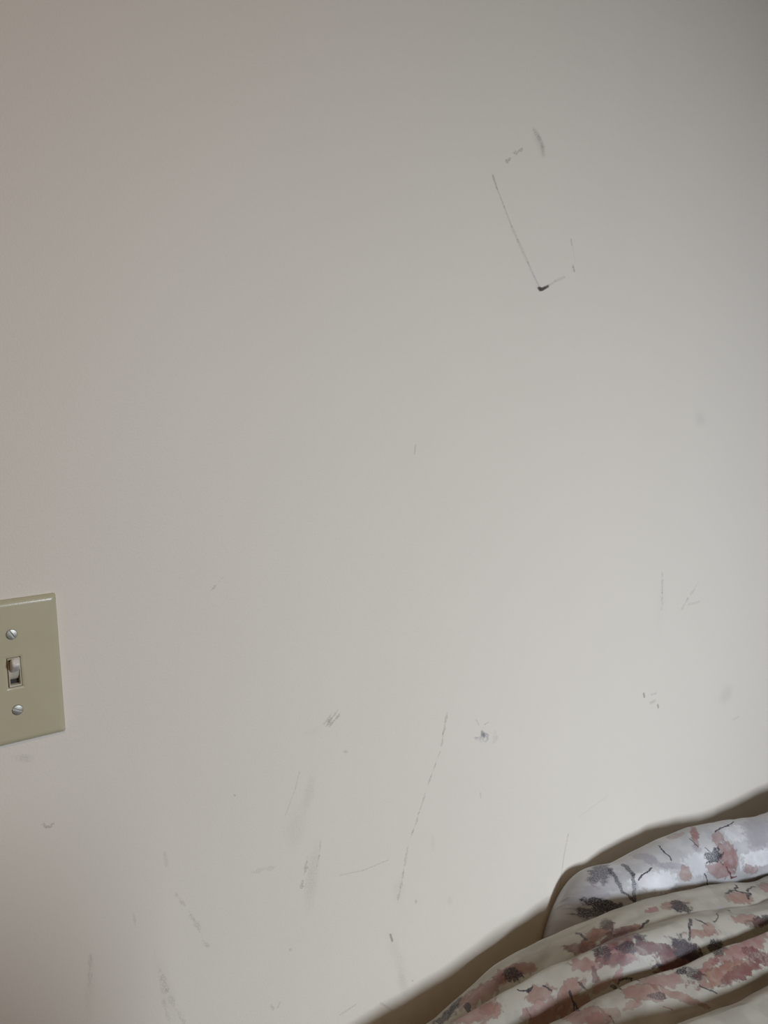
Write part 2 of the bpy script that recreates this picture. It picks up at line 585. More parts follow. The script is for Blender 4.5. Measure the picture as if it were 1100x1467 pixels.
# wooden floor of planks
mfl, nt, b = new_mat('floor_wood', (0.33, 0.20, 0.11, 1), 0.4)
tc = N(nt, 'ShaderNodeTexCoord')
mp = N(nt, 'ShaderNodeMapping')
mp.inputs['Scale'].default_value = (1.2, 22, 1)
nt.links.new(tc.outputs['Object'], mp.inputs['Vector'])
nz = N(nt, 'ShaderNodeTexNoise')
nz.inputs['Scale'].default_value = 3
nz.inputs['Detail'].default_value = 6
nt.links.new(mp.outputs[0], nz.inputs['Vector'])
cr = N(nt, 'ShaderNodeValToRGB')
cr.color_ramp.elements[0].color = (0.17, 0.082, 0.036, 1)
cr.color_ramp.elements[1].color = (0.30, 0.165, 0.08, 1)
nt.links.new(nz.outputs['Fac'], cr.inputs[0])
nt.links.new(cr.outputs[0], b.inputs['Base Color'])
floor = slab('floor', RX0 - T, RX1 + T, RY - T, T, -0.10, -0.012, mfl)
pw = 0.14
npl = int((-RY) / pw)
pm = box_mesh('plank', (0, 0, 0), (RX1 - RX0 - 0.004, (-RY) / npl - 0.003, 0.012), 0.001, 1)
pm.materials.append(mfl)
for i in range(npl):
    o = bpy.data.objects.new('plank', pm)
    COL.objects.link(o)
    o.location = ((RX0 + RX1) / 2, RY + (i + 0.5) * (-RY) / npl, -0.006)
    o.parent = floor

# ------------------------------------------------------------------ light switch
IVORY = (0.53, 0.485, 0.33, 1)
mpl, nt, b = new_mat('ivory_plastic', IVORY, 0.27, 0.5)
vary(nt, b, IVORY, 0.035, 60, 0.05, 900)
mto, nt, b = new_mat('pale_toggle_plastic', (0.72, 0.68, 0.62, 1), 0.3, 0.5)
vary(nt, b, (0.72, 0.67, 0.61, 1), 0.04, 120)
mbo, nt, b = new_mat('switch_body_plastic', (0.57, 0.53, 0.43, 1), 0.4, 0.5)
vary(nt, b, (0.57, 0.53, 0.43, 1), 0.05, 150)
mdk, nt, b = new_mat('slot_painted_shade', (0.03, 0.026, 0.022, 1), 0.7)
vary(nt, b, (0.03, 0.026, 0.022, 1), 0.1, 90)
mst, nt, b = new_mat('worn_steel', (0.50, 0.49, 0.44, 1), 0.48, 0.5, 0.9)
vary(nt, b, (0.52, 0.51, 0.45, 1), 0.15, 300)

sw = bpy.data.objects.new('light_switch', None)
COL.objects.link(sw)
sw.location = SW
tag(sw, 'ivory plastic light switch with pale toggle pushed up, on the wall at the left', 'light switch')


def rrect(hw, hh, r, n, y):
    pts = []
    for cx, cz, a0 in ((hw - r, hh - r, 0), (-hw + r, hh - r, 90), (-hw + r, -hh + r, 180), (hw - r, -hh + r, 270)):
        for k in range(n + 1):
            a = math.radians(a0 + 90 * k / n)
            pts.append((cx + r * math.cos(a), y, cz + r * math.sin(a)))
    return pts


HW, HH = 0.0350, 0.05715
loops = [rrect(HW, HH, 0.0016, 4, -0.0002), rrect(HW, HH, 0.0016, 4, -0.0014)]
for k in range(1, 9):
    a = math.radians(90 * k / 8)
    ins, dep = 0.0052 * (1 - math.cos(a)), 0.0014 + 0.0042 * math.sin(a)
    loops.append(rrect(HW - ins, HH - ins, 0.0016, 4, -dep))
loops.append(rrect(0.0072, 0.0140, 0.0005, 4, -0.0056))
loops.append(rrect(0.00525, 0.0120, 0.0004, 4, -0.0056))
loops.append(rrect(0.00505, 0.0118, 0.0004, 4, -0.0052))
loops.append(rrect(0.00505, 0.0118, 0.0004, 4, -0.0012))
V, F = [], []
n = len(loops[0])
for lp in loops:
    V += lp
for i in range(len(loops) - 1):
    for j in range(n):
        F.append((i * n + j, i * n + (j + 1) % n, (i + 1) * n + (j + 1) % n, (i + 1) * n + j))
me = mesh_from('cover_plate', V, F)
plate = link('cover_plate', me, mpl, sw)
tag(plate, 'ivory cover plate with rounded edges')

# collar around the toggle, painted slot shade, toggle body and lever
lo_ = [rrect(0.00450, 0.01128, 0.0004, 3, -0.0012), rrect(0.00450, 0.01128, 0.0004, 3, -0.0060),
       rrect(0.00422, 0.01100, 0.0004, 3, -0.0063), rrect(0.00375, 0.01010, 0.0003, 3, -0.0063),
       rrect(0.00355, 0.00990, 0.0003, 3, -0.0058), rrect(0.00355, 0.00990, 0.0003, 3, -0.0004)]
V, F = [], []
n = len(lo_[0])
for lp in lo_:
    V += lp
for i in range(len(lo_) - 1):
    for j in range(n):
        F.append((i * n + j, i * n + (j + 1) % n, (i + 1) * n + (j + 1) % n, (i + 1) * n + j))
link('toggle_collar', mesh_from('toggle_collar', V, F), mbo, sw)
link('toggle_slot_shade', box_mesh('toggle_slot_shade', (0, -0.0006, 0), (0.0100, 0.0008, 0.0234)), mdk, sw)  # near-black sheet, paints the shade inside the slot
# drum section: part cylinder about x
V, F = [], []
ns = 18
for sx in (-0.00335, 0.00335):
    V.append((sx, 0.001, 0.001))
    for k in range(ns + 1):
        a = math.radians(-52 + 104 * k / ns)
        V.append((sx, 0.004 - 0.0093 * math.cos(a), 0.0012 + 0.0093 * math.sin(a)))
m_ = ns + 2
for k in range(1, ns + 1):
    F.append((k, k + 1, m_ + k + 1, m_ + k))
    F.append((0, k + 1, k))
    F.append((m_, m_ + k, m_ + k + 1))
me = mesh_from('toggle', V, F, False)
tog = link('toggle', me, mbo, sw)
tag(tog, 'tan toggle body inside the slot')
# lever, a tapered rounded bar pointing out and up
V, F = [], []
rings = []
for k, (t, hx, hz) in enumerate(((0.0, 0.0032, 0.0042), (0.35, 0.0032, 0.0040), (0.7, 0.0031, 0.0036), (0.9, 0.0029, 0.0032), (0.97, 0.0025, 0.0027), (1.0, 0.0017, 0.0018))):
    ax = Vector((0, -math.cos(math.radians(30)), math.sin(math.radians(30))))
    up = Vector((0, math.sin(math.radians(30)), math.cos(math.radians(30))))
    c = Vector((0, -0.003, 0.0036)) + ax * (0.0125 * t)
    rr = min(hx, hz) * 0.45
    ring = []
    for cx, cz, a0 in ((hx - rr, hz - rr, 0), (-hx + rr, hz - rr, 90), (-hx + rr, -hz + rr, 180), (hx - rr, -hz + rr, 270)):
        for q in range(5):
            a = math.radians(a0 + 90 * q / 4)
            ring.append(c + Vector((cx + rr * math.cos(a), 0, 0)) + up * (cz + rr * math.sin(a)))
    rings.append(ring)
n = 20
for r_ in rings:
    V += r_
for i in range(len(rings) - 1):
    for j in range(n):
        F.append((i * n + j, i * n + (j + 1) % n, (i + 1) * n + (j + 1) % n, (i + 1) * n + j))
F.append(tuple((len(rings) - 1) * n + j for j in range(n)))
lev = link('lever', mesh_from('lever', V, F), mto, tog)
tag(lev, 'pale whitish switch lever pushed up')


def screw(z, ang):
    """slotted oval head: two domed halves either side of a real slot"""
    bm = bmesh.new()
    R = 0.0037
    gap = 0.0008
    for s in (-1, 1):
        seg, rg = 12, 4
        a_lim = math.acos(gap / R)
        prev = None
        for q in range(rg + 1):
            f_ = 1 - q / rg
            ringv = []
            for k in range(seg + 1):
                a = -a_lim + 2 * a_lim * k / seg
                x = s * (gap + (R * math.cos(a) - gap) * f_)
                zz = R * math.sin(a) * (f_ * 0.999 + 0.001)
                r2 = (x * x + zz * zz) / (R * R)
                ringv.append(bm.verts.new((x, -0.0008 - 0.0004 * (1 - r2), zz)))
            if prev:
                for k in range(seg):
                    bm.faces.new((prev[k], prev[k + 1], ringv[k + 1], ringv[k]))
            else:
                low = [bm.verts.new((v.co.x, 0.0004, v.co.z)) for v in ringv]
                for k in range(seg):
                    bm.faces.new((low[k], low[k + 1], ringv[k + 1], ringv[k]))
                bm.faces.new((low[-1], low[0], ringv[0], ringv[-1]))
            prev = ringv
    # slot floor
    fl = [bm.verts.new((x, -0.0001, z_)) for x, z_ in ((-gap, -R * .97), (gap, -R * .97), (gap, R * .97), (-gap, R * .97))]
    bm.faces.new(fl)
    bmesh.ops.recalc_face_normals(bm, faces=bm.faces)
    me = bpy.data.meshes.new('screw')
    bm.to_mesh(me)
    bm.free()
    o = link('screw', me, mst, sw, (0, -0.0056, z))
    o.rotation_euler = (0, math.radians(ang), 0)
    # flat ring around the head, shade of the screw recess painted in its colour
    V, F = [], []
    for r_, y in ((R, -0.00005), (R + 0.00055, -0.00005)):
        for k in range(28):
            a = 2 * math.pi * k / 28
            V.append((r_ * math.cos(a), y, r_ * math.sin(a)))
    for k in range(28):
        F.append((k, (k + 1) % 28, 28 + (k + 1) % 28, 28 + k))
    c = link('screw_shade_ring', mesh_from('screw_shade_ring', V, F), mcs, o)
    return o


mcs, nt, b = new_mat('screw_painted_shade', (0.26, 0.235, 0.16, 1), 0.5)  # ivory darkened to paint in the recess shade
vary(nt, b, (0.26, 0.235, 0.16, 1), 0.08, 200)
tag(screw(0.03015, -28), 'upper slotted steel screw')
tag(screw(-0.03015, -62), 'lower slotted steel screw')

# ------------------------------------------------------------------ bedding
def interp(pts, x):
    """smooth monotone-ish interpolation through (x, v) pairs, flat-slope extrapolated"""
    if x <= pts[0][0]:
        (x0, v0), (x1, v1) = pts[0], pts[1]
        return v0 + (v1 - v0) / (x1 - x0) * max(x - x0, -0.15) * 0.6
    if x >= pts[-1][0]:
        (x0, v0), (x1, v1) = pts[-2], pts[-1]
        return v1 + (v1 - v0) / (x1 - x0) * min(x - x1, 0.12) * 0.6
    for i in range(len(pts) - 1):
        (x0, v0), (x1, v1) = pts[i], pts[i + 1]
        if x0 <= x <= x1:
            m0 = (v1 - v0) / (x1 - x0) if i == 0 else (v1 - pts[i - 1][1]) / (x1 - pts[i - 1][0])
            m1 = (v1 - v0) / (x1 - x0) if i == len(pts) - 2 else (pts[i + 2][1] - v0) / (pts[i + 2][0] - x0)
            t = (x - x0) / (x1 - x0)
            h = x1 - x0
            return ((2 * t ** 3 - 3 * t ** 2 + 1) * v0 + (t ** 3 - 2 * t ** 2 + t) * h * m0
                    + (-2 * t ** 3 + 3 * t ** 2) * v1 + (t ** 3 - t ** 2) * h * m1)


def crest(px):
    """picture points with their own distance from the wall -> (x, z) and (x, y) lines"""
    ps = sorted((at(u, v, Y) for u, v, Y in px), key=lambda p: p.x)
    return [(p.x, p.z) for p in ps], [(p.x, p.y) for p in ps]


def sstep(a, b_, x):
    t = max(0, min(1, (x - a) / (b_ - a)))
    return t * t * (3 - 2 * t)


MZ = 0.56                                            # top of the mattress
zA, yA = crest([(632, 1467, -.050), (654, 1447, -.050), (690, 1415, -.051), (730, 1380, -.056), (780, 1352, -.068), (840, 1325, -.092), (900, 1303, -.114),
                (950, 1289, -.128), (1000, 1277, -.138), (1050, 1268, -.145), (1100, 1262, -.150)])
zB, yB = crest([(649, 1465, -.098), (702, 1432, -.100), (771, 1396, -.110), (801, 1380, -.120), (834, 1367, -.132), (863, 1356, -.143), (904, 1341, -.155),
                (960, 1326, -.168), (1030, 1312, -.180), (1100, 1300, -.189)])
zC, yC = crest([(790, 1470, -.165), (820, 1457, -.168), (871, 1429, -.178), (917, 1407, -.192), (973, 1388, -.206), (1039, 1359, -.218), (1100, 1334, -.226)])
zD, yD = crest([(940, 1492, -.262), (1006, 1462, -.270), (1041, 1450, -.275), (1100, 1429, -.282)])


def pad(pts, l, r):
    """carry a crest line on beyond the stretch seen in the picture"""
    return [(0.12, pts[0][1] + l)] + pts + [(1.35, pts[-1][1] + r)]


zA, zB, zC, zD = pad(zA, -.012, -.06), pad(zB, -.006, -.07), pad(zC, -.006, -.08), pad(zD, -.006, -.08)
yA, yB, yC, yD = pad(yA, 0, 0), pad(yB, 0, 0), pad(yC, 0, 0), pad(yD, 0, 0)


def comforter_mesh():
    nx = 330
    xs = [0.06 + (1.60 - 0.06) * (i / nx) for i in range(nx + 1)]
    segs = (22, 24, 26, 30, 46)
    verts, uvs = [], []
    for x in xs:
        a, b_, c, d = (interp(q, x) for q in (zA, zB, zC, zD))
        wob = 0.006 * noise.noise(Vector((x * 7, 3.1, 0)))
        ya, yb, yc, yd = (interp(q, x) for q in (yA, yB, yC, yD))
        yc, yd = yc + 0.5 * wob, yd + wob
        bk = max(0.004, min(0.034, -ya - 0.010, -ya + interp(yPt, x) - 0.026 if x > 0.56 else 1))
        dAB = 0.034 * (1 - 0.80 * sstep(0.44, 0.62, x))
        dBC = 0.042
        dCD = 0.030 * sstep(0.30, 0.50, x) + 0.004
        prof = []
        # back of the heap, from the mattress up to crest A
        for k in range(segs[0]):
            t = math.pi / 2 * k / segs[0]
            prof.append((ya + bk * math.cos(t) ** 0.7, MZ + (a - MZ) * math.sin(t) ** 0.55))
        def between(y0, z0, y1, z1, dep, nseg, sharp, mid=0.5):
            for k in range(nseg):
                t = k / nseg
                q = t / mid if t < mid else (1 - t) / (1 - mid)
                circ = 1 - math.sqrt(max(0, 1 - q * q))
                smooth = 0.5 - 0.5 * math.cos(math.pi * q)
                prof.append((y0 + (y1 - y0) * t, z0 + (z1 - z0) * t - dep * (sharp * circ + (1 - sharp) * smooth)))
        between(ya, a, yb, b_, dAB, segs[1], 0.6, 0.62)
        between(yb, b_, yc, c, dBC, segs[2], 0.7, 0.66)
        between(yc, c, yd, d, dCD, segs[3], 0.5, 0.55)
        for k in range(segs[4] + 1):
            t = k / segs[4]
            prof.append((yd - 0.46 * t, MZ + 0.006 + (d - MZ - 0.006) * (1 - sstep(0, 1, t)) * (1 - 0.25 * math.sin(math.pi * t))))
        E = math.sqrt(max(0.0, math.sin(math.pi / 2 * min(1, (x - 0.06) / 0.16)))) * math.sqrt(max(0.0, math.sin(math.pi / 2 * min(1, (1.60 - x) / 0.2))))
        acc = 0
        last = None
        for (y, z) in prof:
            z2 = MZ + 0.003 + (z - MZ - 0.003) * E
            hgt = max(0, min(1, (z2 - MZ) / 0.12))
            z2 += hgt * (0.0035 * noise.noise(Vector((x * 9, y * 40, 1.7))) + 0.0016 * noise.noise(Vector((x * 34, y * 90, 5))))
            if last:
                acc += math.hypot(y - last[0], z - last[1])
            last = (y, z)
            zz = max(z2, MZ + 0.002)
            hp = pil.tree.ray_cast(Vector((x, -1.0, zz)), Vector((0, 1, 0)))[0]      # keep clear of the pillow behind
            verts.append((x, min(y, hp.y - 0.005) if hp else y, zz))
            uvs.append((x, acc))
    m_ = len(verts) // (nx + 1)
    faces = [(i * m_ + j, (i + 1) * m_ + j, (i + 1) * m_ + j + 1, i * m_ + j + 1) for i in range(nx) for j in range(m_ - 1)]
    return verts, faces, uvs


zPt, yPt = crest([(786, 1335, -.015), (797, 1312, -.018), (811, 1286, -.023), (830, 1260, -.030), (848, 1247, -.037), (866, 1242, -.044), (886, 1240, -.051),
                  (905, 1231, -.058), (930, 1218, -.063), (960, 1202, -.067), (985, 1192, -.072), (1000, 1187, -.076), (1030, 1181, -.083), (1060, 1176, -.091), (1100, 1171, -.100)])


def pillow_mesh():
    x0, x1 = zPt[0][0] - 0.006, zPt[-1][0] + 0.42
    nx, nt_ = 190, 64
    tp = zPt + [(zPt[-1][0] + 0.2, zPt[-1][1] - 0.008), (x1 - 0.06, zPt[-1][1] - 0.04), (x1, zPt[-1][1] - 0.12)]
    verts, uvs = [], []
    for i in range(nx + 1):
        s = i / nx
        x = x0 + (x1 - x0) * s
        zt = interp(tp, x)
        zb = MZ + 0.003
        zc, a = (zt + zb) / 2, (zt - zb) / 2
        e = min(1, (x - x0) / 0.13) * min(1, 1.0)
        er = min(1, (x1 - x) / 0.13)
        b_ = 0.006 + 0.041 * math.sqrt(max(0, 1 - (1 - e) ** 2)) * math.sqrt(max(0, 1 - (1 - er) ** 2))
        yc = interp(yPt, x)
        acc = 0
        last = None
        for k in range(nt_):
            th = 2 * math.pi * k / nt_ - math.pi / 2
            cs, sn = math.cos(th), math.sin(th)
            pz = 0.80
            y = yc - b_ * math.copysign(abs(cs) ** 0.9, cs)
            z = zc + a * math.copysign(abs(sn) ** pz, sn)
            top = max(0, sn)
            if cs > 0:                               # the front bulges above and tucks in below
                y = yc + (y - yc) * (1 - 0.62 * sstep(0.0, 0.085, zt - 0.040 - z))
            wr = 0.0042 * noise.noise(Vector((x * 42, k * 0.05, 8))) + 0.004 * noise.noise(Vector((x * 13, k * 0.09, 2)))
            y -= wr * (0.3 + 0.7 * abs(cs)) * (1 if cs > 0 else 0.3)
            z += 0.45 * wr * top
            if last:
                acc += math.hypot(y - last[0], z - last[1])
            last = (y, z)
            verts.append((x, min(y, -0.004), max(z, MZ + 0.002)))
            uvs.append((x, acc))
    faces = [(i * nt_ + j, (i + 1) * nt_ + j, (i + 1) * nt_ + (j + 1) % nt_, i * nt_ + (j + 1) % nt_) for i in range(nx) for j in range(nt_)]
    faces.append(tuple(range(nt_)))
    faces.append(tuple(nx * nt_ + j for j in range(nt_)))
    return verts, faces, uvs


class Cloth:
    def __init__(self, name, data):
        verts, faces, uvs = data
        self.v, self.f, self.uv = [Vector(p) for p in verts], faces, uvs
        me = mesh_from(name, verts, faces)
        lay = me.uv_layers.new(name='cloth')
        for lp in me.loops:
            lay.data[lp.index].uv = uvs[lp.vertex_index]
        self.me = me
        self.tree = BVHTree.FromPolygons(self.v, faces)

    def hit(self, u, v):
        d = ray(u, v).normalized()
        p, nrm, i, dist = self.tree.ray_cast(CAM, d)
        if p is None:
            return None
        fv = self.f[i]
        # inverse-distance weights of the face corners are ample at this mesh size
        ws = [1 / (1e-7 + (self.v[k] - p).length_squared) for k in fv]
        sw_ = sum(ws)
        uv = Vector((sum(w * self.uv[k][0] for w, k in zip(ws, fv)) / sw_, sum(w * self.uv[k][1] for w, k in zip(ws, fv)) / sw_, 0))
        return uv, dist

    def frame(self, u, v, ru, rv, ang):
        """spot axes on the cloth: how the picture directions run along the fabric here"""
        h = self.hit(u, v)
        if h is None:
            return None
        c, dist = h
        px = dist / FPX
        ca, sa = math.cos(math.radians(ang)), math.sin(math.radians(ang))
        ax = []
        for (dx, dy, r) in ((ca, sa, ru), (-sa, ca, rv)):
            best = None
            for st in (3, -3, 6, -6):
                q = self.hit(u + dx * st, v + dy * st)
                if q is None:
                    continue
                e = (q[0] - c) / st
                if best is None or e.length < best.length:
                    best = e
            if best is None:
                best = Vector((dx, dy, 0)) * px
            ln = best.length
            lim = min(max(ln, 0.6 * px), 3.2 * px)
            ax.append(best.normalized() * lim * r if ln > 1e-9 else Vector((dx, dy, 0)) * px * r)
        det = ax[0].x * ax[1].y - ax[0].y * ax[1].x
        if abs(det) < 0.25 * ax[0].length * ax[1].length:
            g = math.sqrt(ax[0].length * ax[1].length)
            ax = [Vector((ca, sa, 0)) * g, Vector((-sa, ca, 0)) * g]
            det = g * g
        r1 = Vector((ax[1].y, -ax[1].x, 0)) / det
        r2 = Vector((-ax[0].y, ax[0].x, 0)) / det
        ext = (abs(ax[0].x) + abs(ax[1].x), abs(ax[0].y) + abs(ax[1].y))
        return c, r1, r2, ext


WHITE = (0.68, 0.68, 0.69, 1)
CREAM = (0.385, 0.355, 0.30, 1)
LILAC = (0.33, 0.31, 0.33, 1)
PINK = (0.265, 0.13, 0.12, 1)
ROSE = (0.285, 0.172, 0.142, 1)
TERRA = (0.23, 0.108, 0.08, 1)
WINE = (0.13, 0.047, 0.045, 1)
COAL = (0.03, 0.026, 0.033, 1)
NAVY = (0.055, 0.05, 0.068, 1)


def cloth_material(name, base, prints, scattered=False):
    m, nt, b = new_mat(name, base, 0.45, 0.32)
    uvn = N(nt, 'ShaderNodeUVMap', uv_map='cloth')
    # watery unevenness of the ground colour
    nz = N(nt, 'ShaderNodeTexNoise')
    nz.inputs['Scale'].default_value = 26
    nz.inputs['Detail'].default_value = 3
    nt.links.new(uvn.outputs[0], nz.inputs['Vector'])
    mr = N(nt, 'ShaderNodeMapRange', interpolation_type='SMOOTHSTEP')
    mr.inputs['From Min'].default_value = 0.46
    mr.inputs['From Max'].default_value = 0.56
    nt.links.new(nz.outputs['Fac'], mr.inputs['Value'])
    mx = N(nt, 'ShaderNodeMix', data_type='RGBA')
    mx.inputs['A'].default_value = base
    mx.inputs['B'].default_value = tuple(c * 0.88 for c in base[:3]) + (1,)
    nt.links.new(mr.outputs[0], mx.inputs['Factor'])
    col = mx.outputs['Result']
    if scattered:                                       # the same flowers strewn at random over the rest of the cloth
        def scatter(scale, off, rad, tint, amt, speck):
            nonlocal col
            mp_ = N(nt, 'ShaderNodeMapping')
            mp_.inputs['Location'].default_value = off
            nt.links.new(uvn.outputs[0], mp_.inputs['Vector'])
            vo = N(nt, 'ShaderNodeTexVoronoi')
            vo.inputs['Scale'].default_value = scale
            nt.links.new(mp_.outputs[0], vo.inputs['Vector'])
            no = N(nt, 'ShaderNodeTexNoise')
            no.inputs['Scale'].default_value = speck
            no.inputs['Detail'].default_value = 5
            nt.links.new(uvn.outputs[0], no.inputs['Vector'])
            ma = N(nt, 'ShaderNodeMath', operation='MULTIPLY_ADD')
            ma.inputs[1].default_value = 0.9
            nt.links.new(no.outputs['Fac'], ma.inputs[0])
            nt.links.new(vo.outputs['Distance'], ma.inputs[2])
            r_ = N(nt, 'ShaderNodeMapRange', interpolation_type='SMOOTHSTEP')
            nt.links.new(ma.outputs[0], r_.inputs['Value'])
            r_.inputs['From Min'].default_value = 0.45 + rad - 0.04
            r_.inputs['From Max'].default_value = 0.45 + rad + 0.04
            r_.inputs['To Min'].default_value = amt
            r_.inputs['To Max'].default_value = 0.0
            x_ = N(nt, 'ShaderNodeMix', data_type='RGBA')
            nt.links.new(r_.outputs['Result'], x_.inputs['Factor'])
            nt.links.new(col, x_.inputs['A'])
            x_.inputs['B'].default_value = tint
            col = x_.outputs['Result']

        scatter(9, (0, 0, 0), 0.30, ROSE, 0.85, 45)
        scatter(9, (0, 0, 0), 0.20, PINK, 0.7, 60)
        scatter(12, (0.3, 0.2, 0), 0.16, LILAC, 0.7, 60)
        scatter(9, (0.008, 0.004, 0), 0.08, COAL, 0.85, 160)
        scatter(15, (0.11, 0.37, 0), 0.07, COAL, 0.8, 200)
        scatter(11, (0.5, 0.1, 0), 0.14, TERRA, 0.8, 70)
    if prints:
        # hand-drawn wobble of every outline
        wn = N(nt, 'ShaderNodeTexNoise')
        wn.inputs['Scale'].default_value = 120
        wn.inputs['Detail'].default_value = 3
        nt.links.new(uvn.outputs[0], wn.inputs['Vector'])
        ws_ = N(nt, 'ShaderNodeVectorMath', operation='MULTIPLY_ADD')
        ws_.inputs[1].default_value = (0.008, 0.008, 0)
        ws_.inputs[2].default_value = (-0.004, -0.004, 0)
        nt.links.new(wn.outputs['Color'], ws_.inputs[0])
        wa = N(nt, 'ShaderNodeVectorMath', operation='ADD')
        nt.links.new(uvn.outputs[0], wa.inputs[0])
        nt.links.new(ws_.outputs[0], wa.inputs[1])
        P = Printer(nt, wa.outputs[0], col)
        wav = P.noise(150, 0.9, 5)
        thin = P.noise(260, 0.7, 3)

        def mask_noise(scale, detail, lo, hi, to):     # dry-brush speckle / watercolour wash
            n_ = N(nt, 'ShaderNodeTexNoise')
            n_.inputs['Scale'].default_value = scale
            n_.inputs['Detail'].default_value = detail
            nt.links.new(uvn.outputs[0], n_.inputs['Vector'])
            r_ = N(nt, 'ShaderNodeMapRange')
            nt.links.new(n_.outputs['Fac'], r_.inputs['Value'])
            r_.inputs['From Min'].default_value = lo
            r_.inputs['From Max'].default_value = hi
            r_.inputs['To Min'].default_value = to
            return r_.outputs[0]

        gr = mask_noise(700, 2, 0.38, 0.55, 0.5)
        ws = mask_noise(90, 5, 0.36, 0.6, 0.72)
        for q in prints:
            if q[0] == 'spot':
                P.spot(q[1], q[2], q[3], q[4], wav, 0.22, q[5], gr if q[6] == 'grain' else ws, q[6] == 'wash' and q[4] in (ROSE, TERRA, PINK, WINE))
            else:
                P.stroke(q[1], q[2], q[3], q[4], thin, 0.35, q[5], gr if q[6] else None)
        col = P.col
    nt.links.new(col, b.inputs['Base Color'])
    # fine weave
    wv = N(nt, 'ShaderNodeTexNoise')
    wv.inputs['Scale'].default_value = 900
    nt.links.new(uvn.outputs[0], wv.inputs['Vector'])
    bp = N(nt, 'ShaderNodeBump')
    bp.inputs['Strength'].default_value = 0.15
    bp.inputs['Distance'].default_value = 0.0008
    nt.links.new(wv.outputs['Fac'], bp.inputs['Height'])
    nt.links.new(bp.outputs['Normal'], b.inputs['Normal'])
    return m


def dress(cloth, name, base, spots, strokes, extra=()):
    """print the flowers on a cloth; every patch of it carries only the motifs that touch it"""
    pr = []
    for (u, v, ru, rv, ang, col, amt, kind) in spots:
        fr_ = cloth.frame(u, v, ru * 1.15, rv * 1.15, ang)
        if fr_ is None:
            continue
        c, r1, r2, e = fr_
        amt = min(1.0, amt * 1.15)
        pr.append((c.x - 1.9 * e[0], c.x + 1.9 * e[0], c.y - 1.9 * e[1], c.y + 1.9 * e[1], ('spot', c, r1, r2, col, amt, kind)))
    for (pts, w, col, amt) in strokes:
        hs = [cloth.hit(*p) for p in pts]
        for h0, h1 in zip(hs, hs[1:]):
            if h0 is None or h1 is None or (h0[0] - h1[0]).length > 0.09:
                continue
            p, q, r = h0[0], h1[0], max(w, 1.3) * 0.46 * h0[1] / FPX
            pr.append((min(p.x, q.x) - 3 * r, max(p.x, q.x) + 3 * r, min(p.y, q.y) - 3 * r, max(p.y, q.y) + 3 * r,
                       ('stroke', p, q, r, col, amt, w > 2.4)))
    pr += list(extra)
    S_ = 0.045
    me = cloth.me
    mats = {}
    me.materials.append(cloth_material(name, base, []))
    me.materials.append(cloth_material(name, base, [], True))
    for f_, poly in zip(cloth.f, me.polygons):
        k = cloth.uv[poly.vertices[0]]
        key = (int(k[0] // S_), int(k[1] // S_))
        if key not in mats:
            x0, y0 = key[0] * S_ - 0.012, key[1] * S_ - 0.012
            got = [q[4] for q in pr if q[1] > x0 and q[0] < x0 + S_ + 0.024 and q[3] > y0 and q[2] < y0 + S_ + 0.024]
            if got:
                mats[key] = len(me.materials)
                me.materials.append(cloth_material(name, base, got))
            else:
                mats[key] = 0
        q = cloth.v[poly.vertices[0]] - CAM
        dz = q.dot(fw)
        seen = dz > 0.05 and abs(q.dot(rt) / dz * FPX) < W / 2 + 25 and abs(q.dot(dn) / dz * FPX) < H / 2 + 25
        poly.material_index = mats[key] if (mats[key] or seen) else 1


pil = Cloth('pillow', pillow_mesh())
com = Cloth('comforter', comforter_mesh())

P_SPOTS = [
    (943, 1263, 42, 16, -10, WHITE, .8, 'wash'), (1088, 1228, 26, 18, 0, WHITE, .85, 'wash'), (1056, 1193, 20, 13, 0, WHITE, .5, 'wash'),
    (1000, 1238, 20, 18, 0, WHITE, .5, 'wash'),
    (846, 1285, 30, 20, -35, LILAC, .75, 'wash'), (1087, 1190, 20, 22, 0, LILAC, .7, 'wash'), (880, 1262, 16, 14, 0, LILAC, .4, 'wash'),
    (925, 1229, 18, 6, 25, LILAC, .9, 'wash'), (958, 1240, 20, 6, 5, LILAC, .9, 'wash'),
    (861, 1248, 17, 13, -20, NAVY, .7, 'grain'), (872, 1298, 38, 9, -12, COAL, .85, 'grain'), (850, 1308, 22, 9, -20, NAVY, .8, 'grain'),
    (890, 1304, 26, 5, -10, (0.12, 0.09, 0.085, 1), .7, 'wash'),
    (1044, 1226, 15, 22, -20, PINK, .75, 'wash'), (1036, 1247, 20, 12, -10, PINK, .7, 'wash'), (981, 1252, 9, 12, 0, ROSE, .7, 'wash'),
    (1075, 1246, 13, 8, -10, PINK, .6, 'wash'), (1028, 1200, 7, 11, 0, PINK, .6, 'wash'), (995, 1196, 5, 15, -12, PINK, .75, 'wash'),
    (1023, 1226, 12, 12, 0, COAL, .95, 'grain'), (998, 1215, 8, 4, 30, LILAC, .8, 'grain'), (965, 1197, 9, 4, -15, ROSE, .5, 'wash'),
]
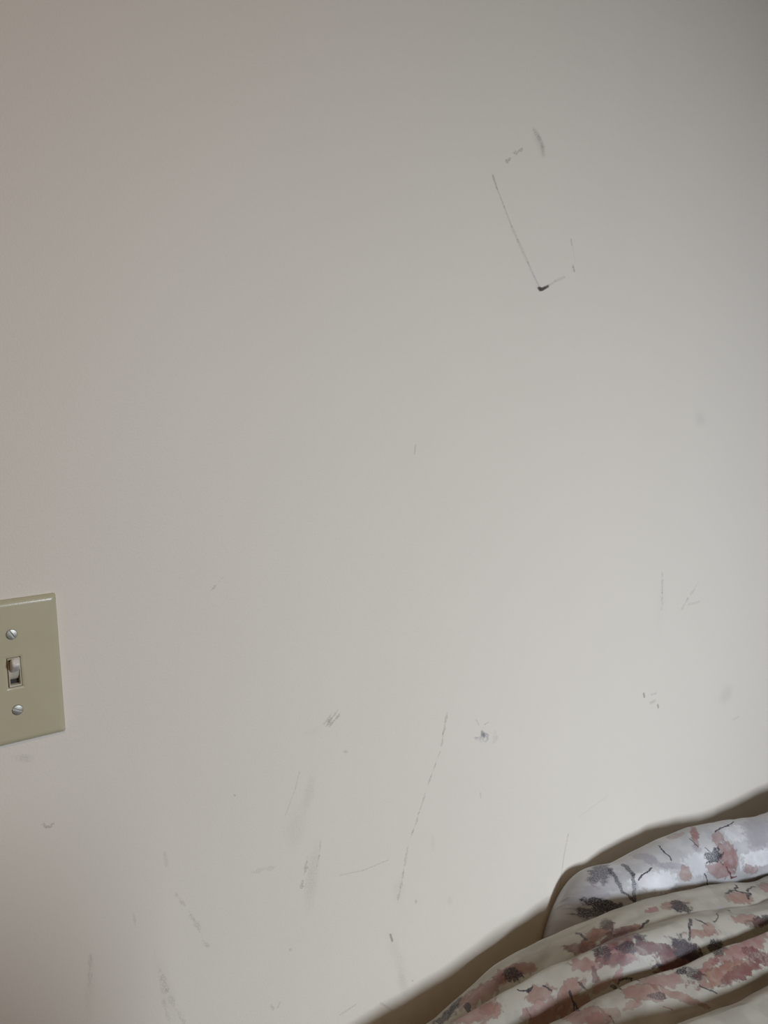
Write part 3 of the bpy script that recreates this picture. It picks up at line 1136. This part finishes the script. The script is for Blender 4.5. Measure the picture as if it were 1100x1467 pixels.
P_STROKES = [
    ([(870, 1245), (893, 1279), (908, 1291)], 4.5, NAVY, .9), ([(893, 1239), (905, 1253), (908, 1291)], 5, NAVY, .85),
    ([(911, 1293), (930, 1298)], 2, COAL, .9),
    ([(917, 1262), (920, 1254), (926, 1249), (934, 1244)], 2, COAL, .9), ([(943, 1212), (950, 1219), (962, 1231)], 2, COAL, .85),
    ([(1024, 1192), (1030, 1187), (1043, 1183), (1047, 1180), (1052, 1178)], 2, COAL, .9),
    ([(1010, 1253), (1013, 1262), (1014, 1272)], 2, COAL, .9), ([(1039, 1244), (1048, 1256), (1056, 1254)], 2, WINE, .9),
    ([(1010, 1215), (1036, 1238)], 1.6, COAL, .8), ([(1012, 1236), (1036, 1220)], 1.6, COAL, .8), ([(988, 1202), (1001, 1213)], 1.6, COAL, .7),
]
C_SPOTS = [
    (706, 1409, 24, 9, -32, ROSE, .9, 'wash'), (672, 1433, 16, 9, -36, ROSE, .7, 'wash'), (640, 1456, 22, 6, -40, COAL, .75, 'grain'), (715, 1400, 14, 8, -30, TERRA, .7, 'wash'),
    # fold nearest the wall
    (730, 1392, 30, 12, -28, TERRA, .8, 'wash'), (689, 1423, 26, 11, -32, ROSE, .85, 'wash'), (753, 1386, 20, 9, -25, ROSE, .8, 'wash'),
    (735, 1396, 15, 10, -25, COAL, .85, 'grain'), (651, 1442, 18, 4, -40, COAL, .7, 'grain'), (670, 1441, 5, 7, 0, COAL, .8, 'grain'),
    (833, 1357, 24, 10, -20, WINE, .75, 'wash'), (856, 1338, 30, 13, -15, TERRA, .85, 'wash'), (880, 1345, 26, 8, -18, WINE, .8, 'wash'),
    (868, 1324, 9, 6, 20, COAL, .7, 'grain'), (895, 1334, 16, 7, -8, WINE, .75, 'wash'), (912, 1330, 12, 7, -30, TERRA, .7, 'wash'),
    (965, 1296, 16, 6, -10, ROSE, .8, 'wash'), (934, 1303, 10, 4, -15, PINK, .8, 'wash'), (975, 1300, 14, 8, 5, COAL, .9, 'grain'),
    (1060, 1286, 22, 8, 12, ROSE, .85, 'wash'), (1096, 1270, 9, 6, 0, PINK, .7, 'wash'), (1066, 1315, 14, 6, 0, ROSE, .8, 'wash'),
    (1092, 1318, 17, 9, -10, COAL, .8, 'grain'), (1082, 1322, 12, 7, 0, WINE, .5, 'wash'),
    (1006, 1338, 20, 6, -12, TERRA, .65, 'wash'), (1016, 1330, 10, 7, 30, ROSE, .8, 'wash'),
    # second roll
    (682, 1451, 34, 14, -25, ROSE, .95, 'wash'), (700, 1440, 14, 10, -25, TERRA, .5, 'wash'), (773, 1424, 22, 12, -20, TERRA, .7, 'wash'),
    (782, 1450, 30, 16, -15, ROSE, .95, 'wash'), (775, 1458, 18, 10, -15, TERRA, .5, 'wash'), (815, 1421, 26, 14, -20, ROSE, .95, 'wash'), (822, 1441, 22, 12, -25, TERRA, .6, 'wash'),
    (819, 1451, 13, 8, -20, COAL, .85, 'grain'),
    (838, 1382, 22, 8, -20, PINK, .7, 'wash'), (884, 1369, 34, 14, -18, PINK, .85, 'wash'), (880, 1373, 26, 9, -18, WINE, .6, 'wash'),
    (861, 1361, 16, 9, -15, COAL, .75, 'grain'), (899, 1358, 18, 10, -15, COAL, .8, 'grain'), (919, 1347, 11, 11, 0, NAVY, .7, 'grain'),
    (925, 1358, 16, 8, -10, WINE, .7, 'wash'),
    (945, 1360, 24, 7, 0, WINE, .75, 'wash'), (973, 1369, 30, 17, -15, WINE, .9, 'wash'), (983, 1361, 24, 13, 15, COAL, .85, 'grain'), (962, 1384, 20, 7, -20, WINE, .85, 'wash'),
    (1024, 1355, 10, 9, -20, COAL, .85, 'grain'), (1030, 1362, 13, 6, -20, COAL, .8, 'grain'),
    (886, 1396, 6, 12, 0, PINK, .7, 'wash'), (853, 1398, 5, 11, -30, WINE, .7, 'wash'), (862, 1412, 14, 7, -20, ROSE, .7, 'wash'),
    # third roll
    (922, 1420, 28, 13, -20, ROSE, .9, 'wash'), (950, 1404, 26, 12, -20, PINK, .65, 'wash'), (1013, 1384, 26, 12, -20, PINK, .8, 'wash'),
    (1064, 1360, 40, 16, -20, PINK, .75, 'wash'), (1045, 1392, 46, 15, -18, TERRA, .8, 'wash'), (1060, 1395, 36, 10, -15, WINE, .65, 'wash'),
    (1090, 1372, 22, 14, -15, WINE, .75, 'grain'), (978, 1391, 6, 8, 0, COAL, .85, 'grain'), (996, 1397, 11, 10, 0, COAL, .65, 'grain'),
    (835, 1456, 36, 13, -20, ROSE, .95, 'wash'), (862, 1457, 22, 12, -10, TERRA, .4, 'wash'),
    (975, 1428, 34, 6, -6, TERRA, .6, 'wash'), (940, 1427, 16, 5, 30, COAL, .6, 'grain'), (905, 1440, 20, 5, -5, ROSE, .6, 'wash'),
]
C_STROKES = [
    ([(743, 1418), (750, 1420), (756, 1420), (763, 1413)], 2, COAL, .9), ([(776, 1410), (784, 1413), (789, 1420)], 2.2, COAL, .9),
    ([(817, 1420), (820, 1436), (827, 1445)], 2.4, COAL, .85), ([(829, 1409), (840, 1419)], 1.4, COAL, .7),
    ([(825, 1336), (832, 1340), (840, 1346)], 4, COAL, .9), ([(929, 1318), (922, 1324), (918, 1331)], 2.4, COAL, .85),
    ([(989, 1317), (988, 1330), (987, 1344)], 3.4, COAL, .9), ([(998, 1318), (1005, 1320), (1012, 1324)], 2.6, COAL, .85),
    ([(1027, 1308), (1028, 1316), (1022, 1322)], 1.6, COAL, .7), ([(1030, 1299), (1033, 1303)], 3, LILAC, .9), ([(1042, 1303), (1046, 1307)], 3, COAL, .8),
    ([(1039, 1280), (1046, 1277), (1053, 1275), (1063, 1279), (1074, 1279), (1071, 1288)], 3.4, COAL, .9), ([(1053, 1275), (1054, 1268)], 2.4, COAL, .9),
    ([(1070, 1277), (1080, 1270)], 2.4, COAL, .85),
    ([(884, 1409), (888, 1404), (894, 1402), (904, 1402), (914, 1405)], 2.8, COAL, .9), ([(876, 1414), (882, 1415), (889, 1419)], 2.8, COAL, .85),
    ([(934, 1384), (942, 1382), (950, 1382)], 2.6, COAL, .9), ([(952, 1383), (962, 1389)], 2.4, WINE, .9),
    ([(1003, 1412), (1014, 1417), (1024, 1422)], 2.4, COAL, .8), ([(950, 1440), (961, 1446)], 1.4, TERRA, .8), ([(820, 1435), (828, 1447)], 2.6, COAL, .85),
    ([(872, 1455), (880, 1466)], 1.8, WINE, .7), ([(755, 1447), (760, 1460)], 1.8, WINE, .7),
]
dress(pil, 'floral_pillowcase', (0.46, 0.45, 0.45, 1), P_SPOTS, P_STROKES)
dress(com, 'floral_comforter', CREAM, C_SPOTS, C_STROKES)
po = link('pillow', pil.me, None)
tag(po, 'floral print pillow propped against the wall behind the folded comforter', 'pillow')
co = link('comforter', com.me, None)
tag(co, 'cream comforter with dusty pink and charcoal floral print, bunched in long folds', 'comforter')

# mattress and bed base that carry the bedding (below the picture)
mmt, nt, b = new_mat('mattress_ticking', (0.7, 0.68, 0.64, 1), 0.8, 0.2)
vary(nt, b, (0.7, 0.68, 0.64, 1), 0.04, 40, 0.3, 300)
mt = bpy.data.objects.new('mattress', None)
COL.objects.link(mt)
mt.location = (1.05, -0.44, 0.34)
tag(mt, 'pale mattress under the floral comforter and pillow', 'mattress')
link('mattress_body', box_mesh('mattress_body', (0, 0, 0.11), (2.0, 0.80, 0.22), 0.045, 4), mmt, mt)
for z in (0.035, 0.185):
    pts = []
    hx, hy, r = 1.001, 0.401, 0.045
    V, F = [], []
    for cx, cy, a0 in ((hx - r, hy - r, 0), (-hx + r, hy - r, 90), (-hx + r, -hy + r, 180), (hx - r, -hy + r, 270)):
        for q in range(7):
            a = math.radians(a0 + 15 * q)
            pts.append(Vector((cx + r * math.cos(a), cy + r * math.sin(a), z)))
    npt = len(pts)
    for i, p in enumerate(pts):
        out_ = (p - Vector((0, 0, z))).normalized()
        for q in range(6):
            a = 2 * math.pi * q / 6
            V.append(p + out_ * 0.004 * math.cos(a) + Vector((0, 0, 0.004 * math.sin(a))))
    for i in range(npt):
        for q in range(6):
            F.append((i * 6 + q, ((i + 1) % npt) * 6 + q, ((i + 1) % npt) * 6 + (q + 1) % 6, i * 6 + (q + 1) % 6))
    link('piping', mesh_from('piping', V, F), mmt, mt)
mbd, nt, b = new_mat('bed_wood', (0.22, 0.12, 0.06, 1), 0.45)
vary(nt, b, (0.22, 0.12, 0.06, 1), 0.2, 14)
bed = bpy.data.objects.new('bed_base', None)
COL.objects.link(bed)
bed.location = (1.05, -0.44, 0)
tag(bed, 'dark wooden bed base standing along the wall under the mattress', 'bed')
for s in (-1, 1):
    link('side_rail', box_mesh('side_rail', (0, s * 0.385, 0.25), (2.0, 0.03, 0.14), 0.004), mbd, bed)
    link('end_rail', box_mesh('end_rail', (s * 0.985, 0, 0.25), (0.03, 0.74, 0.14), 0.004), mbd, bed)
slm = box_mesh('slat', (0, 0, 0), (0.07, 0.735, 0.02), 0.003, 1)
slm.materials.append(mbd)
for i in range(12):
    o = bpy.data.objects.new('slat', slm)
    COL.objects.link(o)
    o.parent = bed
    o.location = (-0.9 + i * 1.8 / 11, 0, 0.33)
lgm = box_mesh('leg', (0, 0, 0.09), (0.06, 0.06, 0.18), 0.005)
lgm.materials.append(mbd)
for sx in (-1, 1):
    for sy in (-1, 1):
        o = bpy.data.objects.new('leg', lgm)
        COL.objects.link(o)
        o.parent = bed
        o.location = (sx * 0.96, sy * 0.36, 0)

# ------------------------------------------------------------------ high-backed chair added out of view to shade the wall low at the left
mch, nt, b = new_mat('chair_fabric', (0.16, 0.13, 0.11, 1), 0.85, 0.2)
vary(nt, b, (0.16, 0.13, 0.11, 1), 0.12, 60, 0.4, 500)
ch = bpy.data.objects.new('added_shade_chair', None)
COL.objects.link(ch)
ch.location = (0.075, -1.20, 0)
tag(ch, 'dark brown upholstered high-backed chair, added out of view to shade the wall', 'chair')
link('seat', box_mesh('seat', (0, 0, 0.43), (0.50, 0.50, 0.12), 0.03, 3), mch, ch)
link('backrest', box_mesh('backrest', (0, 0.265, 0.885), (0.54, 0.09, 0.79), 0.04, 4), mch, ch)
clm = box_mesh('leg', (0, 0, 0.19), (0.04, 0.04, 0.38), 0.005)
clm.materials.append(mbd)
for sx in (-1, 1):
    link('armrest', box_mesh('armrest', (sx * 0.275, 0.0, 0.56), (0.06, 0.46, 0.20), 0.02, 3), mch, ch)
    for sy in (-1, 1):
        o = bpy.data.objects.new('leg', clm)
        COL.objects.link(o)
        o.parent = ch
        o.location = (sx * 0.21, sy * 0.21, 0)

# ------------------------------------------------------------------ unseen ceiling lamp, added as warm fill for the wall
lamp = bpy.data.objects.new('added_fill_lamp', None)
COL.objects.link(lamp)
lamp.location = (-0.3, -1.3, RZ)
tag(lamp, 'round frosted glass ceiling lamp, added out of view as warm fill', 'lamp')
mla, nt, b = new_mat('frosted_glass', (0.9, 0.86, 0.78, 1), 0.4)
vary(nt, b, (0.9, 0.86, 0.78, 1), 0.02, 30)
V, F = [], []
for q in range(9):
    t = math.pi / 2 * q / 8
    for k in range(32):
        a = 2 * math.pi * k / 32
        V.append((0.15 * math.cos(t) * math.cos(a), 0.15 * math.cos(t) * math.sin(a), -0.02 - 0.07 * math.sin(t)))
for q in range(8):
    for k in range(32):
        F.append((q * 32 + k, q * 32 + (k + 1) % 32, (q + 1) * 32 + (k + 1) % 32, (q + 1) * 32 + k))
link('shade', mesh_from('shade', V, F), mla, lamp)
V, F = [], []
for q, (r_, z) in enumerate(((0.16, 0.0), (0.16, -0.022), (0.14, -0.022), (0.14, 0.0))):
    for k in range(32):
        a = 2 * math.pi * k / 32
        V.append((r_ * math.cos(a), r_ * math.sin(a), z))
for q in range(4):
    for k in range(32):
        F.append((q * 32 + k, q * 32 + (k + 1) % 32, ((q + 1) % 4) * 32 + (k + 1) % 32, ((q + 1) % 4) * 32 + k))
link('rim', mesh_from('rim', V, F), mst, lamp)
bo = bpy.data.objects.new('added_fill_light', bd)
COL.objects.link(bo)
bo.location = lamp.location + Vector((0, 0, -0.11))
